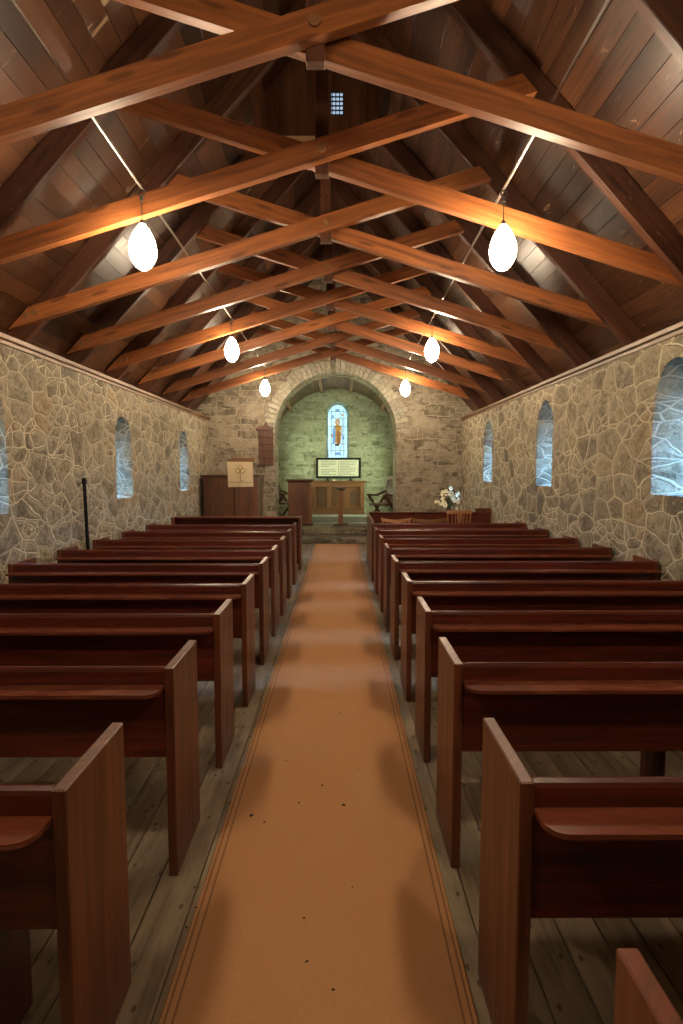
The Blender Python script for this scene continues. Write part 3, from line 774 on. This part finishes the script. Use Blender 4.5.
m.add(P + P2, F + Fb + Fr, (0, 0, 1), 0, True); m.build('fabric', M['cloth'], cl)
m = MB(); zz = .34
def ring(cx, cz, r_, w_=.011, n=14):
    for i in range(n):
        a0, a1 = 2 * PI * i / n, 2 * PI * (i + 1) / n
        m.prism([(cx + rr_ * math.cos(a), -.024, cz + rr_ * math.sin(a)) for rr_, a in ((r_ - w_, a0), (r_, a0), (r_, a1), (r_ - w_, a1))], (0, .008, 0))
for dx, dz in ((-.05, 0), (.05, 0), (0, .055)): ring(dx, zz + dz, .05)
m.bar((0, -.02, zz - .13), (.014, 0, 0), (0, .008, 0), (0, 0, .17)); m.bar((.03, -.02, zz - .215), (.075, 0, 0), (0, .008, 0), (0, 0, .014))
m.build('emblem', M['gold'], cl)
m = MB()
for dx, dz in ((-.05, 0), (.05, 0), (0, .05)):
    m.prism([(dx + .038 * math.cos(2 * PI * i / 14), -.019, zz + dz + .038 * math.sin(2 * PI * i / 14)) for i in range(14)], (0, .005, 0))
m.build('emblem_fill', M['goldpale'], cl)
m = MB(); m.box(-.255, .255, -.017, -.012, .09, .10); m.build('band', M['gold'], cl)

# hymn board
hb = empty('hymn_board', (-1.655, D, 1.76), 'dark red wooden hymn board on stone wall left of the arch', 'hymn board')
m = MB(); m.box(-.165, .165, -.035, -.005, 0, .83, (0, 0, 1), 0, .005); m.build('back_board', M['hymnwood'], hb)
for z in [0.0, .155, .31, .465, .62, .775]:
    m = MB(); m.box(-.172, .172, -.05, -.034, z, z + .022, (1, 0, 0), 0, .004); m.build('rail', M['darkwood'], hb)
m = MB(); pts = [(-.23, .80), (-.2, .83), (-.17, .86), (-.08, .865), (-.05, .90), (-.025, .93), (0, .97), (.025, .93), (.05, .90), (.08, .865), (.17, .86), (.17, .80)]
m.prism([(x, -.05, z) for x, z in pts], (0, .045, 0), axis=(1, 0, 0)); m.build('cresting', M['hymnwood'], hb)

# ------------------------------------------------------------------ chancel furniture
le = empty('lectern', (-.978, 13.53, ZP), 'square oak lectern with pointed arch panel left of the altar', 'lectern')
m = MB(); m.box(-.285, .285, .0, .45, .05, 1.08, (0, 0, 1), 0, .01); m.build('body', M['pulpitwood'], le)
m = MB(); m.box(-.31, .31, -.02, .47, 0, .06, (1, 0, 0), 0, .01); m.build('plinth', M['darkwood'], le)
m = MB(); m.prism([(-.30, -.02, 1.08), (-.30, .46, 1.08), (-.30, .48, 1.11), (-.30, -.04, 1.11)], (.60, 0, 0)); m.box(-.335, .335, -.06, .50, 1.11, 1.15, (1, 0, 0), 0, .01); m.build('top', M['darkwood'], le)
arc = [(-.19, .14), (.19, .14), (.19, .72)] + [(.19 - .38 * (1 - math.cos(a)), .72 + .38 * math.sin(a) * .75) for a in [PI / 3 * i / 6 for i in range(1, 7)]] + [(-.19 + .38 * (1 - math.cos(a)), .72 + .38 * math.sin(a) * .75) for a in [PI / 3 * i / 6 for i in range(5, 0, -1)]] + [(-.19, .72)]
m = MB(); m.prism([(x, -.012, z) for x, z in arc], (0, .014, 0), axis=(0, 0, 1)); m.build('arch_panel', M['hymnwood'], le)
for s in (-1, 1):
    m = MB(); m.box(s * .255 - .03, s * .255 + .03, -.014, .001, .06, 1.08, (0, 0, 1), 0, .003); m.build('stile', M['pulpitwood'], le)

pe = empty('pedestal_table', (.03, 13.79, ZP), 'slender oak pedestal stand with small top before the altar', 'pedestal')
m = MB(); m.prism([(x, -.06, z) for x, z in [(-.06, .03), (.06, .03), (.06, .9), (-.06, .9)]], (0, .12, 0), axis=(0, 0, 1)); m.build('column', M['oak'], pe)
m = MB(); m.lathe([(.215, 0), (.22, .015), (.2, .03), (.12, .045), (.08, .05)]); m.build('base', M['darkwood'], pe)
m = MB(); m.prism([(-.06, -.06, .885), (.06, -.06, .885), (.06, .06, .885), (-.06, .06, .885)], (0, 0, .02)); m.lathe([(.075, .88), (.12, .905), (.165, .92), (.165, .955), (.0, .956)]); m.build('top', M['darkwood'], pe)

al = empty('altar', (-.04, 15.18, .426), 'golden oak altar table with dark panels under the stained glass window', 'altar')
m = MB(); m.box(-.78, .78, -.03, .66, .87, .92, (1, 0, 0), 0, .012); m.build('tabletop', M['oak'], al)
m = MB(); m.box(-.72, .72, 0, .6, .76, .868, (1, 0, 0), 0, .006); m.build('apron', M['oak'], al)
m = MB(); m.box(-.72, .72, 0, .6, .0, .19, (1, 0, 0), 0, .008); m.build('plinth', M['oak'], al)
for x in (-.68, -.25, .21, .67):
    m = MB(); m.box(x - .055, x + .055, .0, .09, .19, .762, (0, 0, 1), 0, .01); m.build('post', M['oak'], al)
for x0_, x1_ in ((-.625, -.305), (-.195, .155), (.265, .615)):
    m = MB(); m.box(x0_, x1_, .07, .095, .19, .76, (0, 0, 1)); m.build('panel', M['oak'], al)
    m = MB(); hw = (x1_ - x0_) / 2 - .07; xc_ = (x0_ + x1_) / 2
    m.prism([(xc_ + a, .062, b) for a, b in ((-hw, .26), (hw, .26), (hw, .58), (hw * .5, .66), (0, .70), (-hw * .5, .66), (-hw, .58))], (0, .01, 0), axis=(0, 0, 1)); m.build('inset', M['vaultwood'], al)
m = MB(); m.box(-.7, .7, .55, .58, .19, .76); m.build('back_panel', M['oak'], al)

bo = empty('text_board', (-.02, 15.53, 1.349), 'black framed board with two columns of text standing on the altar', 'board')
tw, tz0, tz1 = .60, .075, .64
m = MB(); m.box(-tw, tw, .005, .03, tz0, tz1, (1, 0, 0)); m.build('panel', M['paper'], bo)
m = MB(); fw = .055
m.box(-tw - .01, tw + .01, -.015, .035, tz1 - fw, tz1 + .005, (1, 0, 0), 0, .006); m.box(-tw - .01, tw + .01, -.015, .035, tz0 - .005, tz0 + fw, (1, 0, 0), 0, .006)
for s in (-1, 1): m.box(s * tw - .04, s * tw + .02, -.0155, .0355, tz0 - .005, tz1 + .005, (0, 0, 1), 0, .006)
m.build('frame', M['black'], bo)
m = MB(); m.box(-.008, .004, .001, .006, tz0 + .06, tz1 - .06); r2 = random.Random(3)
for c0, c1 in ((-.50, -.05), (.04, .50)):
    nl = 9
    for i in range(nl):
        z = tz1 - .10 - (tz1 - tz0 - .2) * i / (nl - 1)
        if i == 4 and c0 < 0: continue
        x = c0; xe = c1 - (r2.uniform(.12, .25) if i % 4 == 3 else r2.uniform(0, .06))
        while x < xe:
            w_ = r2.uniform(.02, .06); m.box(x, min(x + w_, xe), .002, .006, z - .009, z + .009); x += w_ + .012
m.build('text', M['ink'], bo)
for s in (-.33, .33):
    m = MB(); m.box(s - .06, s + .06, -.05, .10, 0, .02, None, 0, .005); m.box(s - .02, s + .02, .0, .03, .018, .08); m.build('foot', M['black'], bo)
for i, (x, w_, h_) in enumerate([(-.28, .03, .05), (-.15, .022, .05)]):
    m = MB(); m.lathe([(w_, 0), (w_ * 1.1, h_ * .5), (w_ * .8, h_), (0, h_)], (0, 0, 0), 14)
    o = m.build('candle_dish', M['goldpale'] if i else M['darkmetal']); o.location = (x, 15.33, 1.347)
    tag(o, ['small dark dish on the altar edge before the text board', 'tiny pale dish on the altar edge before the text board'][i], 'dish')

# X-framed chancel armchairs
def make_armchair():
    root = empty('armchair')
    m = MB(); m.box(-.27, .27, -.24, .22, .41, .45, (1, 0, 0), 0, .01); m.build('seat', M['darkwood'], root)
    m = MB(); m.prism([(-.27, .20, .50), (-.27, .36, .98), (-.27, .385, .97), (-.27, .225, .49)], (.54, 0, 0), axis=(0, 0, 1)); m.build('backrest', M['darkwood'], root)
    m = MB(); m.beam((-.29, .365, 1.0), (.29, .365, 1.0), .045, .06); m.build('crest_rail', M['darkwood'], root)
    for s in (-1, 1):
        x = s * .285
        for a, b in (((x, -.27, 0), (x, .24, .62)), ((x, .30, 0), (x, -.24, .62))):
            m = MB(); xo = 0.014 if a[1] < 0 else -.014
            m.beam((a[0] + xo, a[1], a[2]), (b[0] + xo, b[1], b[2]), .026, .06, (1, 0, 0)); m.build('leg', M['darkwood'], root)
        m = MB(); m.prism([(x - .03, -.30, .62), (x - .03, .0, .60), (x - .03, .30, .70), (x - .03, .31, .735), (x - .03, .0, .64), (x - .03, -.30, .66)], (.06, 0, 0), axis=(0, 1, 0)); m.build('armrest', M['darkwood'], root)
        m = MB(); m.beam((x, .29, .70), (s * .27, .35, .95), .03, .05, (1, 0, 0)); m.build('back_post', M['darkwood'], root)
    return root
c1 = make_armchair(); c1.scale = (1.12, 1.12, 1.17); c1.location = (1.16, 13.95, ZP + .008); c1.rotation_euler = (0, 0, math.radians(-52)); tag(c1, 'dark wooden armchair with tilted back right of the altar', 'armchair')
c2 = copy_tree(c1); c2.location = (-1.50, 14.55, ZP + .008); c2.rotation_euler = (0, 0, math.radians(60)); tag(c2, 'dark wooden armchair half hidden behind the lectern', 'armchair')

# chairs inside the boxed front
def chair(loc, rz, label, spind, mat, wh):
    root = empty('chair', loc, label, 'chair', None, None, rz)
    W = .23 * wh
    m = MB(); m.box(-W, W, -.2, .2, .42, .45, (1, 0, 0), 0, .012); m.build('seat', M[mat], root)
    for sx in (-1, 1):
        for sy in (-1, 1):
            m = MB(); m.tube([(sx * W * .8, sy * .16, .425), (sx * W * .86, sy * .19, .2), (sx * W * .95, sy * .21, 0)], [.018, .022, .014], 10); m.build('leg', M[mat], root)
    top = .97 if spind else .885; n = 16
    # curved crest rail at the rear (towards the camera, local -y)
    pts = []
    for i in range(n + 1):
        t = i / n * 2 - 1
        if spind: zc = top - .012 * t * t; hh = .052
        else: zc = top - .018 * math.cos(t * PI * 1.0) * .6 - .012 + (.02 if abs(t) > .9 else 0); hh = .05
        pts.append((t * W * 1.12, -.21 - .05 * (1 - t * t), zc, hh))
    m = MB(); P = []; F = []
    for x, y, z, hh in pts: P += [(x, y - .011, z - hh), (x, y + .011, z - hh), (x, y + .011, z), (x, y - .011, z)]
    for i in range(n):
        for q in range(4): F.append((i * 4 + q, i * 4 + (q + 1) % 4, i * 4 + 4 + (q + 1) % 4, i * 4 + 4 + q))
    F += [(3, 2, 1, 0), tuple(n * 4 + q for q in range(4))]
    m.add(P, F, (1, 0, 0)); m.build('crest_rail', M[mat], root)
    zr = pts[0][2] - .045
    for sx in (-1, 1):
        m = MB(); m.tube([(sx * W * .85, -.18, .445), (sx * W * 1.04, -.215, zr)], [.014, .011], 10); m.build('back_post', M[mat], root)
    for t in ((-.62, -.36, .36, .62) if spind else (-.6, -.2, .2, .6)):
        m = MB(); m.tube([(t * W * .85, -.18, .445), (t * W * 1.1, -.21 - .05 * (1 - t * t), top - .05)], .007, 8); m.build('spindle', M[mat], root)
    if spind:
        m = MB(); pr_ = [(-.03, .445), (.03, .445), (.045, .62), (.03, .75), (.05, .86), (.035, .93), (-.035, .93), (-.05, .86), (-.03, .75), (-.045, .62)]
        P = [(x, -.185 - .075 * (z - .445) / .49 - .006, z) for x, z in pr_]; m.prism(P, (0, .012, 0), axis=(0, 0, 1)); m.build('splat', M[mat], root)
    return root
chair((2.03, 9.5, 0), 0, 'light wooden spindle back chair with central splat before the flowers', True, 'chairwood', .82)
chair((.90, 8.93, 0), 0, 'light brown chair with curved crest rail nearest the aisle in boxed front', False, 'chairwood', .91)
chair((1.43, 8.93, 0), 0, 'brown chair with wavy crest rail beside the spindle back chair', False, 'oak', 1.1)

# flowers on a pedestal
fs = empty('flower_stand', (2.12, 10.62, 0), 'dark wooden flower stand behind the boxed pew front', 'flower stand')
m = MB(); m.lathe([(.15, 0), (.16, .03), (.05, .06), (.03, .4), (.04, .72), (.13, .71)]); m.build('column', M['darkwood'], fs)
m = MB(); m.lathe([(.0, .709), (.17, .71), (.17, .74), (.0, .74)]); m.build('top', M['darkwood'], fs)
fl = empty('flower_arrangement', (2.12, 10.62, .741), 'vase of white and cream flowers by the right wall', 'flowers')
m = MB(); m.lathe([(.05, 0), (.07, .03), (.085, .09), (.06, .15), (.07, .17), (.06, .171), (0, .16)]); m.build('vase', M['ceramic'], fl)
r3 = random.Random(21)
m = MB()
for i in range(110):
    a = r3.uniform(0, 2 * PI); el = r3.uniform(-.25, 1.35); R_ = r3.uniform(.10, .27)
    c = Vector((R_ * math.cos(el) * math.cos(a) * .85, R_ * math.cos(el) * math.sin(a) * .6, .22 + R_ * math.sin(el) * 1.15))
    d = Vector((math.cos(a), math.sin(a), r3.uniform(-.3, .9))).normalized(); sd = d.cross(Vector((0, 0, 1))).normalized(); up = sd.cross(d)
    l_, w_ = r3.uniform(.05, .09), r3.uniform(.012, .022)
    m.add([c, c + d * l_ * .5 + sd * w_, c + d * l_ - up * .012, c + d * l_ * .5 - sd * w_, c + d * l_ * .5 - up * .008], [(0, 1, 4), (1, 2, 4), (2, 3, 4), (3, 0, 4)], d)
for i in range(22):
    a = r3.uniform(0, 2 * PI); R_ = r3.uniform(.05, .2)
    m.tube([(.02 * math.cos(a), .02 * math.sin(a), .15), (R_ * .6 * math.cos(a), R_ * .45 * math.sin(a), .28), (R_ * math.cos(a), R_ * .6 * math.sin(a), .36)], .004, 5)
m.build('foliage', M['green'], fl)
for i in range(30):
    a = r3.uniform(PI * .9, 2.1 * PI); el = r3.uniform(-.35, 1.4); R_ = r3.uniform(.17, .31)
    c = Vector((R_ * math.cos(el) * math.cos(a) * .85, R_ * math.cos(el) * math.sin(a) * .6, .24 + R_ * math.sin(el) * 1.1))
    n_ = Vector((math.cos(a) * .6, math.sin(a) - .5, .35)).normalized(); s_ = n_.cross(Vector((0, 0, 1))).normalized(); u_ = s_.cross(n_)
    m = MB(); pr_ = r3.uniform(.034, .055)
    for q in range(6):
        b = 2 * PI * q / 6; d = s_ * math.cos(b) + u_ * math.sin(b); e = s_ * -math.sin(b) + u_ * math.cos(b)
        m.add([c, c + d * pr_ * .6 + e * pr_ * .38 + n_ * .006, c + d * pr_ + n_ * .012, c + d * pr_ * .6 - e * pr_ * .38 + n_ * .006], [(0, 1, 2, 3)], d)
    k_ = len(m.v)
    m.lathe([(0, -.006), (.010, 0), (.008, .008), (0, .011)], (0, 0, 0), 8, 1)
    for j in range(k_, len(m.v)):
        v_ = m.v[j]; m.v[j] = c + s_ * v_.x + u_ * v_.y + n_ * (v_.z + .006)
    m.build('flower', [M['petal'], M['yellow']], fl)

# ------------------------------------------------------------------ world, camera, view
w = bpy.data.worlds.new('overcast sky'); sc.world = w; w.use_nodes = True
nt = w.node_tree; bg = nt.nodes['Background']
tc = nt.nodes.new('ShaderNodeTexCoord'); sp = nt.nodes.new('ShaderNodeSeparateXYZ'); nt.links.new(tc.outputs['Generated'], sp.inputs[0])
def wm(op, a, b):
    nd = nt.nodes.new('ShaderNodeMath'); nd.operation = op
    for i, v in enumerate((a, b)):
        if isinstance(v, bpy.types.NodeSocket): nt.links.new(v, nd.inputs[i])
        else: nd.inputs[i].default_value = v
    return nd.outputs[0]
mr = nt.nodes.new('ShaderNodeMapRange'); nt.links.new(sp.outputs[2], mr.inputs[0])
for i, v in ((1, -.02), (2, .55), (3, .03), (4, 1.0)): mr.inputs[i].default_value = v
east = nt.nodes.new('ShaderNodeMapRange'); nt.links.new(sp.outputs[0], east.inputs[0])     # the sky is brighter on the right-hand side
for i, v in ((1, -.5), (2, .5), (3, .55), (4, 1.0)): east.inputs[i].default_value = v
bg.inputs[0].default_value = (.21, .53, 1.0, 1)
nt.links.new(wm('MULTIPLY', wm('MULTIPLY', mr.outputs[0], east.outputs[0]), 185.0), bg.inputs[1])
cam = bpy.data.cameras.new('camera'); co = bpy.data.objects.new('camera', cam); COL.objects.link(co)
cam.sensor_fit = 'VERTICAL'; cam.sensor_height = 24.0; cam.sensor_width = 16.0; cam.lens = 550 / 1024 * 24.0; cam.clip_start = .03
co.location = (0, 0, 1.65); co.rotation_euler = (math.radians(90 - 4.367), 0, math.radians(-.208))
sc.camera = co
sc.view_settings.view_transform = 'Standard'; sc.view_settings.look = 'None'; sc.view_settings.gamma = 1.0
sc.view_settings.exposure = 0.0; sc.view_settings.use_curve_mapping = False
try:
    sc.cycles.use_denoising = True; sc.cycles.max_bounces = 8; sc.cycles.diffuse_bounces = 5
    sc.cycles.sample_clamp_indirect = 6.0
except Exception: pass
